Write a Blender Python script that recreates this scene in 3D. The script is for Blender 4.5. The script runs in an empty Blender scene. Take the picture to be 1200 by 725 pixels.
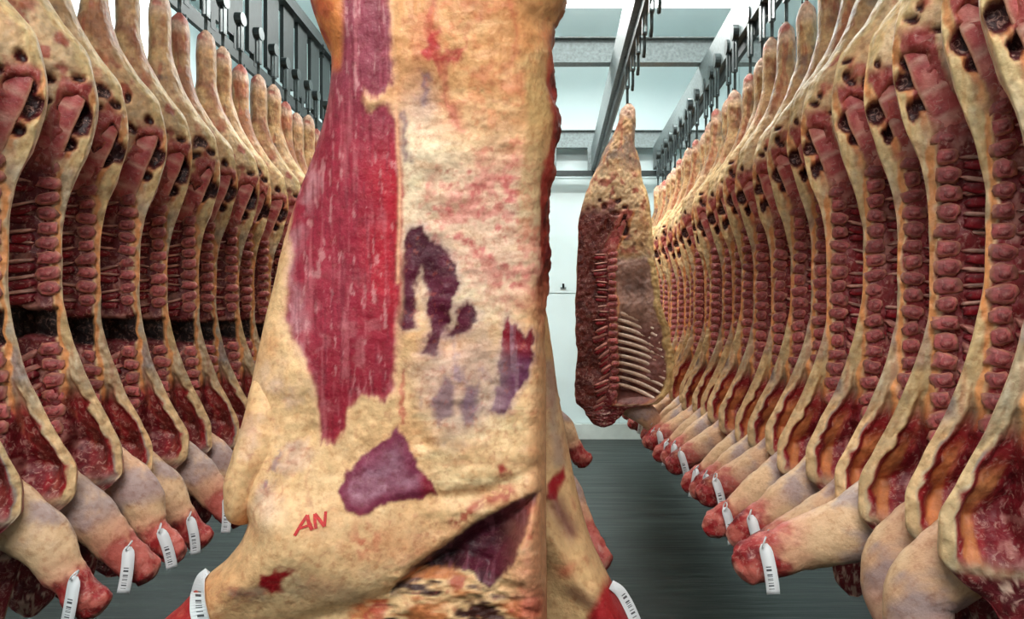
import bpy, math, random
import numpy as np
from mathutils import Vector, Matrix, Euler

random.seed(7); np.random.seed(7)
S = bpy.context.scene
COL = S.collection
CAMZ = 1.15
R = math.radians

# ------------------------------------------------------------------ camera, world, light
cd = bpy.data.cameras.new('camera'); cam = bpy.data.objects.new('camera', cd); COL.objects.link(cam)
cd.sensor_width = 36.0; cd.lens = 30.0
cd.shift_x = -45 / 1200; cd.shift_y = 22.5 / 1200
cd.clip_start = 0.05
cam.location = (0, 0, CAMZ); cam.rotation_euler = (R(90), 0, 0)
S.camera = cam
S.view_settings.view_transform = 'Standard'; S.view_settings.look = 'None'
S.view_settings.gamma = 1.0; S.view_settings.use_curve_mapping = False
S.view_settings.exposure = 0.0
w = bpy.data.worlds.new('world'); S.world = w; w.use_nodes = True
w.node_tree.nodes['Background'].inputs[0].default_value = (0.80, 0.92, 1.0, 1)
w.node_tree.nodes['Background'].inputs[1].default_value = 0.02

CEIL = 4.15
# ceiling tubes: (x, y, length along x, power); each gets a lamp fitting further down
LAMPS = [(-0.3, -1.6, 2.4, 192), (-0.3, 0.15, 2.4, 60), (0.3, 4.6, 2.2, 55), (0.3, 6.8, 2.6, 110), (-2.5, 6.9, 1.3, 75)]  # the last one is added to brighten the left wall
def area_light(name, loc, rot, sx, sy, power, col=(1.0, 0.985, 0.95), parent=None):
    l = bpy.data.lights.new(name, 'AREA'); l.shape = 'RECTANGLE'; l.size = sx; l.size_y = sy
    l.energy = power; l.color = col
    o = bpy.data.objects.new(name, l); COL.objects.link(o); o.location = loc; o.rotation_euler = rot
    if parent: o.parent = parent
    return o

# ------------------------------------------------------------------ numpy noise
def _hash(ix, iy, iz, seed):
    h = (ix.astype(np.int64) * 374761393 + iy.astype(np.int64) * 668265263 + iz.astype(np.int64) * 2147483647 + seed * 1274126177) & 0xffffffff
    h = ((h ^ (h >> 13)) * 1274126177) & 0xffffffff
    h = ((h ^ (h >> 16)) * 2246822519) & 0xffffffff
    return ((h ^ (h >> 15)) & 0xffff) / 32767.5 - 1.0
def vnoise(P, seed=0):
    F = np.floor(P); f = P - F; f = f * f * (3 - 2 * f); I = F.astype(np.int64)
    out = 0
    for dx in (0, 1):
        wx = f[:, 0] if dx else 1 - f[:, 0]
        for dy in (0, 1):
            wy = f[:, 1] if dy else 1 - f[:, 1]
            for dz in (0, 1):
                wz = f[:, 2] if dz else 1 - f[:, 2]
                out = out + _hash(I[:, 0] + dx, I[:, 1] + dy, I[:, 2] + dz, seed) * wx * wy * wz
    return out
def fbm(P, scale, seed=0, octv=4, gain=0.5):
    if not isinstance(scale, (int, float)): scale = np.array(scale, float)
    Q = P * scale; a = 1.0; s = 0; n = 0
    for i in range(octv):
        s = s + a * vnoise(Q, seed + i * 17); n += a; a *= gain; Q = Q * 2.03 + 5.3
    return s / n * 1.6
def sstep(e0, e1, x):
    t = np.clip((x - e0) / (e1 - e0), 0, 1); return t * t * (3 - 2 * t)
def poly_sdf(p, q, poly):
    """signed distance, negative inside"""
    poly = np.array(poly, float); n = len(poly)
    d = np.full(p.shape, 1e18); inside = np.zeros(p.shape, bool)
    for i in range(n):
        ax, ay = poly[i]; bx, by = poly[(i + 1) % n]
        ex, ey = bx - ax, by - ay; L = ex * ex + ey * ey + 1e-12
        t = np.clip(((p - ax) * ex + (q - ay) * ey) / L, 0, 1)
        d = np.minimum(d, (p - ax - t * ex) ** 2 + (q - ay - t * ey) ** 2)
        c = ((ay > q) != (by > q)) & (p < ex * (q - ay) / (ey if abs(ey) > 1e-9 else 1e-9) + ax)
        inside ^= c
    d = np.sqrt(d); return np.where(inside, -d, d)
def line_d(p, q, pts):
    d = np.full(p.shape, 1e18)
    for (ax, ay), (bx, by) in zip(pts[:-1], pts[1:]):
        ex, ey = bx - ax, by - ay; L = ex * ex + ey * ey + 1e-12
        t = np.clip(((p - ax) * ex + (q - ay) * ey) / L, 0, 1)
        d = np.minimum(d, np.hypot(p - ax - t * ex, q - ay - t * ey))
    return d
def lin(c):
    c = np.array(c, float) / 255.0
    return np.where(c <= 0.04045, c / 12.92, ((c + 0.055) / 1.055) ** 2.4)
class Paint:
    def __init__(s, n, base): s.c = np.tile(lin(base), (n, 1))
    def lay(s, mask, rgb): 
        m = np.clip(mask, 0, 1)[:, None]; s.c = s.c * (1 - m) + lin(rgb) * m
def curve(xs, ys):
    """smooth (pchip-like) interpolation of a table, any x order"""
    o = np.argsort(xs); xs = np.array(xs, float)[o]; ys = np.array(ys, float)[o]
    h = np.diff(xs); d = np.diff(ys) / h; m = np.zeros(len(xs))
    for i in range(1, len(xs) - 1):
        if d[i - 1] * d[i] > 0: m[i] = 2 * d[i - 1] * d[i] / (d[i - 1] + d[i])
    m[0] = d[0]; m[-1] = d[-1]
    def f(x):
        x = np.clip(np.asarray(x, float), xs[0], xs[-1]); k = np.clip(np.searchsorted(xs, x) - 1, 0, len(xs) - 2)
        t = (x - xs[k]) / h[k]; t2 = t * t; t3 = t2 * t
        return (2*t3-3*t2+1)*ys[k] + (t3-2*t2+t)*h[k]*m[k] + (-2*t3+3*t2)*ys[k+1] + (t3-t2)*h[k]*m[k+1]
    return f

# ------------------------------------------------------------------ materials
def newmat(name):
    m = bpy.data.materials.new(name); m.use_nodes = True
    nt = m.node_tree; return m, nt, nt.nodes['Principled BSDF']
def N(nt, t, **kw):
    n = nt.nodes.new(t)
    for k, v in kw.items(): setattr(n, k, v)
    return n
def noise_node(nt, scale, detail=4, rough=0.55, stretch=None):
    tc = N(nt, 'ShaderNodeTexCoord'); n = N(nt, 'ShaderNodeTexNoise')
    n.inputs['Scale'].default_value = scale; n.inputs['Detail'].default_value = detail; n.inputs['Roughness'].default_value = rough
    if stretch:
        mp = N(nt, 'ShaderNodeMapping'); mp.inputs['Scale'].default_value = stretch
        nt.links.new(tc.outputs['Object'], mp.inputs['Vector']); nt.links.new(mp.outputs['Vector'], n.inputs['Vector'])
    else: nt.links.new(tc.outputs['Object'], n.inputs['Vector'])
    return n
def ramp(nt, fac, stops):
    r = N(nt, 'ShaderNodeValToRGB'); e = r.color_ramp.elements
    while len(e) < len(stops): e.new(0.5)
    for x, (p, c) in zip(e, stops): x.position = p; x.color = (*c, 1) if len(c) == 3 else c
    nt.links.new(fac, r.inputs['Fac']); return r
def flesh_material(name, fine, bump, rough, vary=0.12, marb=50, mamt=.6):
    m, nt, b = newmat(name); L = nt.links.new
    at = N(nt, 'ShaderNodeAttribute', attribute_name='Col')
    n1 = noise_node(nt, fine, 5, 0.65); r1 = ramp(nt, n1.outputs['Fac'], [(0.3, (0.80, 0.66, 0.60)), (0.5, (1, 1, 1)), (0.75, (1.08, 1.08, 1.06))])
    mx = N(nt, 'ShaderNodeMix', data_type='RGBA', blend_type='MULTIPLY'); mx.inputs['Factor'].default_value = 1.0
    L(at.outputs['Color'], mx.inputs['A']); L(r1.outputs['Color'], mx.inputs['B'])
    oi = N(nt, 'ShaderNodeObjectInfo'); mr = N(nt, 'ShaderNodeMapRange')
    mr.inputs['To Min'].default_value = 1 - vary; mr.inputs['To Max'].default_value = 1 + vary
    hs = N(nt, 'ShaderNodeHueSaturation'); L(oi.outputs['Random'], mr.inputs['Value']); L(mr.outputs['Result'], hs.inputs['Value'])
    sp_ = N(nt, 'ShaderNodeSeparateColor'); L(at.outputs['Color'], sp_.inputs['Color'])
    sub = N(nt, 'ShaderNodeMath', operation='SUBTRACT'); L(sp_.outputs['Red'], sub.inputs[0]); L(sp_.outputs['Green'], sub.inputs[1])
    rat = N(nt, 'ShaderNodeMath', operation='DIVIDE'); L(sub.outputs[0], rat.inputs[0]); L(sp_.outputs['Red'], rat.inputs[1])   # how red the flesh is
    rr = N(nt, 'ShaderNodeMapRange'); rr.inputs['From Min'].default_value = .62; rr.inputs['From Max'].default_value = .82; L(rat.outputs[0], rr.inputs['Value'])
    n4 = noise_node(nt, marb, 6, 0.7); n4.inputs['Distortion'].default_value = 1.2
    r4 = ramp(nt, n4.outputs['Fac'], [(0.53, (0, 0, 0)), (0.66, (1, 1, 1))])
    f4 = N(nt, 'ShaderNodeMath', operation='MULTIPLY'); L(r4.outputs['Color'], f4.inputs[0]); L(rr.outputs['Result'], f4.inputs[1])
    f5 = N(nt, 'ShaderNodeMath', operation='MULTIPLY'); L(f4.outputs[0], f5.inputs[0]); f5.inputs[1].default_value = mamt
    mm = N(nt, 'ShaderNodeMix', data_type='RGBA'); L(f5.outputs[0], mm.inputs['Factor']); L(mx.outputs['Result'], mm.inputs['A']); mm.inputs['B'].default_value = (0.60, 0.33, 0.27, 1)
    L(mm.outputs['Result'], hs.inputs['Color']); L(hs.outputs['Color'], b.inputs['Base Color'])
    n2 = noise_node(nt, fine * 0.6, 6, 0.6)
    bp = N(nt, 'ShaderNodeBump'); bp.inputs['Strength'].default_value = bump; bp.inputs['Distance'].default_value = 0.006
    L(n2.outputs['Fac'], bp.inputs['Height']); L(bp.outputs['Normal'], b.inputs['Normal'])
    n3 = noise_node(nt, 30, 3); mr2 = N(nt, 'ShaderNodeMapRange'); mr2.inputs['To Min'].default_value = rough - 0.12; mr2.inputs['To Max'].default_value = rough + 0.15
    L(n3.outputs['Fac'], mr2.inputs['Value']); L(mr2.outputs['Result'], b.inputs['Roughness'])
    b.inputs['Specular IOR Level'].default_value = 0.35
    return m
M = {}
M['flesh'] = flesh_material('chilled_beef', 60, 0.95, 0.45)
M['flesh_main'] = flesh_material('chilled_beef_close', 60, 0.8, 0.46, 0.0, 90, .12)
def plain(name, rgb, rough=0.5, metal=0.0, nscale=20, amt=0.2, bump=0.0):
    m, nt, b = newmat(name); c = lin(rgb)
    n = noise_node(nt, nscale, 5); r = ramp(nt, n.outputs['Fac'], [(0.3, tuple(c * (1 - amt))), (0.7, tuple(np.minimum(c * (1 + amt), 1)))])
    nt.links.new(r.outputs['Color'], b.inputs['Base Color'])
    b.inputs['Roughness'].default_value = rough; b.inputs['Metallic'].default_value = metal
    if bump:
        bp = N(nt, 'ShaderNodeBump'); bp.inputs['Strength'].default_value = bump; bp.inputs['Distance'].default_value = 0.01
        nt.links.new(n.outputs['Fac'], bp.inputs['Height']); nt.links.new(bp.outputs['Normal'], b.inputs['Normal'])
    return m
M['galv'] = plain('galvanised_steel', (112, 122, 122), 0.5, 0.2, 45, 0.28)
M['dark_steel'] = plain('dark_green_steel', (38, 46, 46), 0.5, 0.3, 30, 0.25)
M['hook_steel'] = plain('hook_steel', (70, 78, 78), 0.4, 0.7, 40, 0.3)
M['panel'] = plain('white_wall_panel', (214, 231, 232), 0.45, 0, 2.0, 0.02)
M['kerb'] = plain('painted_kerb', (205, 212, 206), 0.6, 0, 9, 0.08)
M['ceil'] = plain('ceiling_panel', (222, 238, 240), 0.5, 0, 2.0, 0.02)
M['lamp_body'] = plain('lamp_housing', (225, 228, 226), 0.4, 0, 8, 0.03)
M['tie'] = plain('plastic_tie', (220, 222, 224), 0.4, 0, 40, 0.05)
M['ink'] = plain('red_marking_ink', (196, 36, 34), 0.6, 0, 180, 0.3)
def tag_material():
    m, nt, b = newmat('printed_tag'); L = nt.links.new
    uv = N(nt, 'ShaderNodeUVMap', uv_map='UVMap'); sep = N(nt, 'ShaderNodeSeparateXYZ'); L(uv.outputs['UV'], sep.inputs['Vector'])
    def math_(op, a, bb=None):
        n = N(nt, 'ShaderNodeMath', operation=op)
        for i, v in enumerate((a, bb)):
            if v is None: continue
            if isinstance(v, (int, float)): n.inputs[i].default_value = v
            else: L(v, n.inputs[i])
        return n.outputs[0]
    U, V = sep.outputs['X'], sep.outputs['Y']
    wn = N(nt, 'ShaderNodeTexWhiteNoise', noise_dimensions='1D'); L(math_('FLOOR', math_('MULTIPLY', V, 70.0)), wn.inputs['W'])
    bars = math_('GREATER_THAN', wn.outputs['Value'], 0.45)
    inu = math_('MULTIPLY', math_('GREATER_THAN', U, 0.22), math_('LESS_THAN', U, 0.62))
    inv = math_('MULTIPLY', math_('GREATER_THAN', V, 0.45), math_('LESS_THAN', V, 0.92))
    m1 = math_('MULTIPLY', bars, math_('MULTIPLY', inu, inv))
    mx = N(nt, 'ShaderNodeMix', data_type='RGBA'); L(m1, mx.inputs['Factor'])
    mx.inputs['A'].default_value = (0.80, 0.81, 0.83, 1); mx.inputs['B'].default_value = (0.08, 0.08, 0.09, 1)
    L(mx.outputs['Result'], b.inputs['Base Color']); b.inputs['Roughness'].default_value = 0.4
    return m
M['tag'] = tag_material()
def floor_material():
    m, nt, b = newmat('wet_green_floor'); L = nt.links.new
    n = noise_node(nt, 3.0, 6, 0.6, (0.35, 3.0, 1)); r = ramp(nt, n.outputs['Fac'], [(0.3, (0.006, 0.010, 0.008)), (0.7, (0.020, 0.030, 0.025))])
    L(r.outputs['Color'], b.inputs['Base Color'])
    n2 = noise_node(nt, 5.0, 4, 0.6, (0.3, 2.6, 1)); mr = N(nt, 'ShaderNodeMapRange'); mr.inputs['To Min'].default_value = 0.25; mr.inputs['To Max'].default_value = 0.55; b.inputs['Specular IOR Level'].default_value = 0.18
    L(n2.outputs['Fac'], mr.inputs['Value']); L(mr.outputs['Result'], b.inputs['Roughness'])
    bp = N(nt, 'ShaderNodeBump'); bp.inputs['Strength'].default_value = 0.35; bp.inputs['Distance'].default_value = 0.02
    L(n2.outputs['Fac'], bp.inputs['Height']); L(bp.outputs['Normal'], b.inputs['Normal'])
    return m
M['floor'] = floor_material()
def emis(name, rgb, st):
    m, nt, b = newmat(name); b.inputs['Base Color'].default_value = (*rgb, 1)
    b.inputs['Emission Color'].default_value = (*rgb, 1); b.inputs['Emission Strength'].default_value = st; return m
M['tube'] = emis('lamp_tube', (0.95, 1.0, 0.98), 6.0)

# ------------------------------------------------------------------ mesh helpers
def mesh_np(name, V, Q, C=None, mat=None, smooth=True):
    me = bpy.data.meshes.new(name); V = np.asarray(V, np.float32)
    me.from_pydata([], [], []) if False else None
    Q = [tuple(int(i) for i in f) for f in Q] if not isinstance(Q, np.ndarray) else Q
    if isinstance(Q, np.ndarray):
        nf = len(Q); k = Q.shape[1]
        me.vertices.add(len(V)); me.vertices.foreach_set('co', V.ravel())
        me.loops.add(nf * k); me.loops.foreach_set('vertex_index', Q.astype(np.int32).ravel())
        me.polygons.add(nf); me.polygons.foreach_set('loop_start', np.arange(0, nf * k, k, dtype=np.int32))
        me.update(calc_edges=True)
    else:
        me.from_pydata([tuple(v) for v in V.tolist()], [], Q)
    me.validate()
    if C is not None:
        at = me.color_attributes.new('Col', 'FLOAT_COLOR', 'POINT')
        at.data.foreach_set('color', np.concatenate([C, np.ones((len(C), 1))], 1).astype(np.float32).ravel())
    if smooth: me.polygons.foreach_set('use_smooth', [True] * len(me.polygons))
    if mat: me.materials.append(mat)
    return me
def obj(name, me, parent=None, loc=None, rot=None):
    o = bpy.data.objects.new(name, me); COL.objects.link(o)
    if parent: o.parent = parent
    if loc is not None: o.location = loc
    if rot is not None: o.rotation_euler = rot
    return o
def tag(o, label, cat, group=None):
    o['label'] = label; o['category'] = cat
    if group: o['group'] = group
    return o
def struct(o): o['kind'] = 'structure'; return o
class MB:
    def __init__(s): s.v = []; s.f = []
    def box(s, x0, x1, y0, y1, z0, z1):
        b = len(s.v); s.v += [(x0,y0,z0),(x1,y0,z0),(x1,y1,z0),(x0,y1,z0),(x0,y0,z1),(x1,y0,z1),(x1,y1,z1),(x0,y1,z1)]
        s.f += [tuple(b+i for i in f) for f in ((0,3,2,1),(4,5,6,7),(0,1,5,4),(1,2,6,5),(2,3,7,6),(3,0,4,7))]
        return s
    def tube(s, pts, r, n=8, cap=True):
        pts = [Vector(p) for p in pts]; b0 = len(s.v)
        up = Vector((0.3, 0.9, 0.1))
        for i, p in enumerate(pts):
            d = (pts[min(i+1, len(pts)-1)] - pts[max(i-1, 0)]).normalized()
            e1 = d.cross(up).normalized(); e2 = d.cross(e1)
            rr = r[i] if isinstance(r, (list, tuple)) else r
            for k in range(n):
                a = 2*math.pi*k/n; s.v.append(tuple(p + rr*(math.cos(a)*e1 + math.sin(a)*e2)))
        for i in range(len(pts)-1):
            for k in range(n):
                a = b0+i*n+k; c = b0+i*n+(k+1) % n; s.f.append((a, c, c+n, a+n))
        if cap:
            s.f.append(tuple(b0+k for k in range(n))); s.f.append(tuple(b0+(len(pts)-1)*n+k for k in reversed(range(n))))
        return s
    def disc_x(s, x0, x1, cy, cz, r, n=16):
        return s.tube([(x0, cy, cz), (x1, cy, cz)], r, n)
    def mesh(s, name, mat, smooth=False): return mesh_np(name, s.v, s.f, None, mat, smooth)
    def build(s, name, mat, parent=None, smooth=False): return obj(name, s.mesh(name, mat, smooth), parent)
def empty(name, loc=(0, 0, 0), rz=0):
    o = bpy.data.objects.new(name, None); COL.objects.link(o); o.location = loc; o.rotation_euler = (0, 0, rz); o.empty_display_size = 0.1
    return o
def grid_quads(nr, nc, wrap=True):
    r = np.arange(nr - 1)[:, None]; c = np.arange(nc if wrap else nc - 1)[None, :]
    a = r * nc + c; b = r * nc + (c + 1) % nc
    return np.stack([a, b, b + nc, a + nc], -1).reshape(-1, 4)

# ------------------------------------------------------------------ the cold store
XL, XR, YB, YF = -3.3, 2.7, 8.95, -3.2
struct(MB().box(XL-.1, XR+.1, YF-.1, YB+.1, -.1, 0).build('floor', M['floor']))
struct(MB().box(XL-.1, XR+.1, YF-.1, YB+.1, CEIL, CEIL+.1).build('ceiling', M['ceil']))
wb = struct(MB().box(XL, XR, YB+.03, YB+.1, 0, CEIL).build('wall_back', M['panel']))
xs = [XL, -1.85, -0.55, 0.72, 1.98, XR]
for i in range(5):           # wall panels with open joints, the lower course ends at the seam
    for z0, z1 in ((0.16, 1.515), (1.525, 2.72), (2.73, CEIL)):
        obj('wall_panel', MB().box(xs[i]+.003, xs[i+1]-.003, YB, YB+.03, z0, z1).mesh('wall_panel', M['panel']), wb)
struct(MB().box(XL-.1, XL, YF, YB+.1, 0, CEIL).build('wall_left', M['panel']))
struct(MB().box(XR, XR+.1, YF, YB+.1, 0, CEIL).build('wall_right', M['panel']))
struct(MB().box(XL, XR, YF-.1, YF, 0, CEIL).build('wall_front', M['panel']))
struct(MB().box(XL, XR, YB-.07, YB, 0, 0.155).build('baseboard_back', M['kerb']))
f = empty('wall_hook', (0.135, YB, 1.585)); tag(f, 'small dark fitting on the white back wall above the panel seam', 'fitting')
MB().box(-.03, .03, -.01, 0, -.02, .0).build('base_plate', M['galv'], f)
MB().tube([(0, -.005, .0), (0, -.03, .01), (0, -.035, .035)], .012, 8).build('peg', M['dark_steel'], f, True)

for i, (x, y, ln, pw) in enumerate(LAMPS):
    names = ['ceiling lamp furthest behind the camera', 'ceiling lamp straight above the camera', 'ceiling lamp halfway down the aisle', 'ceiling lamp nearest the back wall', 'lamp added to brighten the left wall beyond the left-hand row']
    t = empty('ceiling_lamp', (x, y, CEIL - (.12 if y < 1 or x < -1 else .42))); tag(t, 'white batten ' + names[i], 'lamp', 'ceiling lamps')
    MB().box(-ln/2, ln/2, -.09, .09, .03, .12) if y < 1 else MB().box(-ln/2, ln/2, -.03, .03, .03, .12).build('housing', M['lamp_body'], t)
    if y > 1 and x > -1:
        for sx in (-.4, .4): MB().tube([(sx*ln, 0, .12), (sx*ln, 0, .42)], .008, 6).build('suspension_rod', M['galv'], t)
    for s in (-1, 1): MB().tube([(-ln/2+.05, s*.045, .01), (ln/2-.05, s*.045, .01)], .016, 10).build('tube', M['tube'], t, True)
    tilt = R(32) if y < 0 else 0
    area_light('lamp_light', (0, 0, -.02), (tilt, 0, 0), ln, 0.25 if y > 0 else .5, pw, parent=t)
    if y > 1 and x > -1: area_light('added_ceiling_fill', (0, 0, .125), (R(180), 0, 0), ln, .3, pw * .75, parent=t)  # upward light added to brighten the ceiling

# ------------------------------------------------------------------ overhead steel
def crossbeam(y, label, XL=XL):
    t = empty('crossbeam', (0, y, CAMZ + 1.85)); tag(t, label, 'beam', 'galvanised crossbeams')
    MB().box(XL, XR, -.004, .004, .008, .172).build('web', M['galv'], t)
    MB().box(XL, XR, -.05, .05, .172, .18).build('flange', M['galv'], t); MB().box(XL, XR, -.05, .05, 0, .008).build('flange', M['galv'], t)
    for x in (.46, 1.09, -1.72, -.27):
        for dz in (.05, .09, .13): MB().tube([(x+.13, -.004, dz), (x+.13, -.016, dz)], .009, 6).build('bolt', M['dark_steel'], t)
crossbeam(0.5, 'galvanised crossbeam above the camera'); crossbeam(3.24, 'galvanised crossbeam behind the top of the big front beef side')
crossbeam(5.98, 'galvanised crossbeam spanning above the far beef side', -.95); crossbeam(8.76, 'galvanised crossbeam close to the back wall')
def rail(x, z0, h, wd, label, m, hang=None):
    t = empty('overhead_rail', (x, 0, CAMZ + z0)); tag(t, label, 'rail')
    MB().box(-wd/2, wd/2, YF+.1, 8.7, .018, h).build('beam', m, t)
    MB().box(-.012, .012, YF+.1, 8.7, -.045, .018).build('running_bar', M['dark_steel'], t)
    return t
rail(1.09, 1.60, .25, .085, 'galvanised overhead rail above the right-hand row', M['galv'])
rail(0.46, 1.60, .25, .085, 'galvanised overhead rail carrying the far beef side', M['galv'])
rail(-.27, 1.60, .25, .085, 'galvanised overhead rail carrying the big front beef side', M['galv'])
t = empty('overhead_rail', (-1.76, 0, CAMZ + 1.50)); tag(t, 'dark overhead rail with slotted hanger plates above the left-hand row', 'rail')
MB().box(-.012, .012, YF+.1, 8.7, 0, .075).build('running_bar', M['dark_steel'], t)
MB().box(-.05, .05, YF+.1, 8.7, .62, .70).build('top_channel', M['dark_steel'], t)
pm = MB().box(-.012, .012, -.11, .11, .115, .62).box(-.014, .014, -.03, .03, .05, .13)
pme = pm.mesh('hanger_plate', M['dark_steel'])
y = 0.9
while y < 8.6: obj('hanger_plate', pme, t, (0.0, y, 0)); y += 0.32
# hanging frame in front of the back wall
t = empty('steel_frame', (0, 8.72, CAMZ + 1.56)); tag(t, 'green grey steel frame hanging in front of the back wall', 'frame')
MB().box(-1.2, 1.3, -.03, .03, 0, .05).build('bottom_bar', M['dark_steel'], t)
for x in (-.9, -.27, .03, .41, 1.19): MB().box(x-.03, x+.03, -.029, .029, .05, .29).build('post', M['galv'], t)

# ------------------------------------------------------------------ hooks
_pl = MB(); _pl.box(-.012, -.006, -.02, .02, -.16, .03).box(.006, .012, -.02, .02, -.16, .03).box(-.012, .012, -.02, .02, -.165, -.155)
HK_PLATE = _pl.mesh('strap', M['hook_steel'])
HK_WHEEL = MB().disc_x(-.018, .018, 0, .055, .045, 16).mesh('trolley_wheel', M['hook_steel'])
HK_HOOK = MB().tube([(0, 0, -.15), (0, 0, -.23), (0, .005, -.27), (0, .025, -.295), (0, .05, -.285), (0, .062, -.255), (0, .062, -.235)], [.008]*5+[.006, .002], 8).mesh('hook', M['hook_steel'], True)
def meat_hook(x, y, ztop, label, scale=1.0):
    t = empty('meat_hook', (x, y, ztop)); tag(t, label, 'hook', 'trolley hooks'); t.scale = (1, 1, scale)
    obj('strap', HK_PLATE, t); obj('trolley_wheel', HK_WHEEL, t); obj('hook', HK_HOOK, t)

# ------------------------------------------------------------------ row sides of beef
ZT =  [1.34, 1.31, 1.25, 1.13, 1.00, .88, .78, .65, .50, .38, .25, .10, -.05, -.20, -.30, -.38, -.44, -.48, -.53, -.62, -.72, -.80, -.84]
AV =  [.135, .112, .105, .105, .075, .01, -.060, -.078, -.050, -.012, .006, .004, -.020, -.072, -.120, -.150, -.150, -.120, -.06, -.02, .01, .03, .07]
AD =  [.160, .182, .188, .190, .21, .25, .28, .29, .275, .255, .235, .22, .21, .21, .21, .20, .20, .20, .19, .18, .165, .15, .11]
TT =  [.02, .055, .065, .07, .10, .14, .17, .19, .185, .165, .14, .13, .135, .155, .17, .175, .175, .17, .16, .14, .12, .10, .03]
BB =  [.02, .035, .04, .04, .05, .05, .045, .03, .012, .003, 0, 0, 0, .0, .004, .008, .01, .01, .01, .01, .015, .02, .02]
SPZ = [.70, .64, .56, .48, .30, .17, -.05, -.20, -.35, -.50, -.70]
SPA = [-.045, -.03, .0, .035, .042, .040, .036, .025, .03, .06, .09]
sp_f = curve(SPZ, SPA)

def side_mesh(name, seed, mirror, ribbed, AV=AV, AD=AD, far=False):
    """one split side of beef: local x ventral(-) to dorsal(+), y away from the cut face, z height from eye level"""
    rs = np.random.RandomState(seed)
    av, ad, tt, bb = curve(ZT, AV), curve(ZT, AD), curve(ZT, TT), curve(ZT, BB)
    z = np.concatenate([np.linspace(1.34, 1.25, 16)[:-1], np.linspace(1.25, -.56, 250), np.linspace(-.56, -.84, 36)[1:]])
    nm, nl = 96, 40
    nr, nc = len(z), nm + nl
    th_m = np.pi * (1 - np.linspace(0, 1, nm, endpoint=False)); th_l = np.pi * np.linspace(0, 1, nl, endpoint=False)
    # medial: ventral(pi) -> dorsal(0); lateral: dorsal(0) -> ventral(pi)
    ua = np.concatenate([np.linspace(-1, 1, nm, endpoint=False) * .55 + .45 * np.cos(th_m), np.cos(th_l)])
    sl = np.concatenate([-(1 - np.abs(np.linspace(-1, 1, nm, endpoint=False)) ** 3.0), np.sin(th_l) ** .75])
    med = np.concatenate([np.ones(nm), np.zeros(nl)])
    Z = np.repeat(z, nc); ZS = np.where(Z < -.45, -.45 + (Z + .45) * .35, Z) if far else Z; UA = np.tile(ua, nr); SL = np.tile(sl, nr); MD = np.tile(med, nr) > .5
    mid = (av(Z) + ad(Z)) / 2; half = (ad(Z) - av(Z)) / 2
    A = mid + half * UA
    thin = 1 - sstep(.55, .35, Z) * sstep(-.42, -.30, Z) * .75 * sstep(.3, -.9, UA)
    T = np.where(SL > 0, SL * tt(Z) * thin, SL * (bb(Z) + .006))
    P0 = np.stack([A, T, Z], 1)
    w1 = fbm(P0, 22, seed, 3); w2 = fbm(P0, 22, seed + 91, 3); big = fbm(P0, 5, seed + 5, 2)
    aw = A + .010 * w1; zw = Z + .010 * w2
    sp = sp_f(zw); e = aw - av(zw)
    inner = MD.astype(float)
    rec = np.zeros_like(A)
    # body cavity between flank and spine
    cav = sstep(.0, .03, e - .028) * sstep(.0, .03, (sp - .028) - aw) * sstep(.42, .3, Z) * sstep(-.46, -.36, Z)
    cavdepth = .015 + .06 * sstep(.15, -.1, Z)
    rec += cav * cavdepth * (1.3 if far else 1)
    # flank edge rolls out towards the aisle
    rec -= .008 * np.exp(-(e / .018) ** 2) * sstep(.5, .36, Z) * sstep(-.30, -.15, Z)
    # spine stands proud, groove at its dorsal end
    rec -= .006 * sstep(.05, .03, np.abs(aw - sp - .02)) * sstep(.55, .45, Z)
    pits = [(-.035, .585, .024, .030, .035), (-.010, .535, .017, .016, .03), (-.025, .64, .026, .018, .03), (-.035, .715, .012, .012, .022), (.065, .62, .009, .030, .018), (.11, .56, .018, .010, .015), (.035, .70, .022, .012, .02)]
    pits += [(rs.uniform(-.04, .12), rs.uniform(.5, .78), rs.uniform(.008, .02), rs.uniform(.008, .022), .015) for _ in range(7)]
    if ribbed: pits = [(a, zz, ra * 1.25, rz * 1.25, d) for a, zz, ra, rz, d in pits]
    pits = [(a + rs.uniform(-.012, .012), zz + rs.uniform(-.015, .015), ra * rs.uniform(.85, 1.3), rz * rs.uniform(.85, 1.3), d) for a, zz, ra, rz, d in pits]
    pm_ = np.zeros_like(A)
    for a, zz, ra, rz, d in pits:
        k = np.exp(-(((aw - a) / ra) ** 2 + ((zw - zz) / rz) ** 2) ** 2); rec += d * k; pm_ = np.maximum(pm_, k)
    gap = 0 * A
    if ribbed:
        gap = sstep(-.045, -.035, zw) * sstep(.050, .043, zw) * sstep(.0, .01, aw - (sp - .024)) * sstep(0, .01, (sp + .13) - aw)
        rec += .09 * gap
    T = T + rec * inner * sstep(0, .04, tt(Z) - .03)
    lat = tt(Z) * np.clip(1 - UA ** 2, 0, 1) ** .375 * thin
    T = np.where(MD, np.minimum(T, np.maximum(.62 * lat - .004, 0)), T)
    n3 = fbm(P0, 9, seed + 33, 4)
    T = T + np.where(MD, 1, -1) * n3 * np.where(Z > .95, .004, np.minimum(.009, .15 * lat + .002))
    T += np.where(MD, 1, 0) * .004 * fbm(P0, 60, seed + 44, 3)
    A = A + fbm(P0, 8, seed + 61, 3) * np.where(Z > .95, .005, .0045) * (2.6 if far else 1)
    # ---------------- paint
    c = Paint(len(A), (226, 190, 146))
    fine = fbm(P0, 70, seed + 7, 3); strk = fbm(P0, (60, 60, 9), seed + 8, 3)
    c.lay(sstep(-.1, .7, big) * .6, (214, 158, 106)); c.lay(sstep(.1, .8, w1) * .45, (200, 120, 92)); c.lay(sstep(.2, .9, n3) * .55, (240, 220, 184))
    lateral = ~MD
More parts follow.
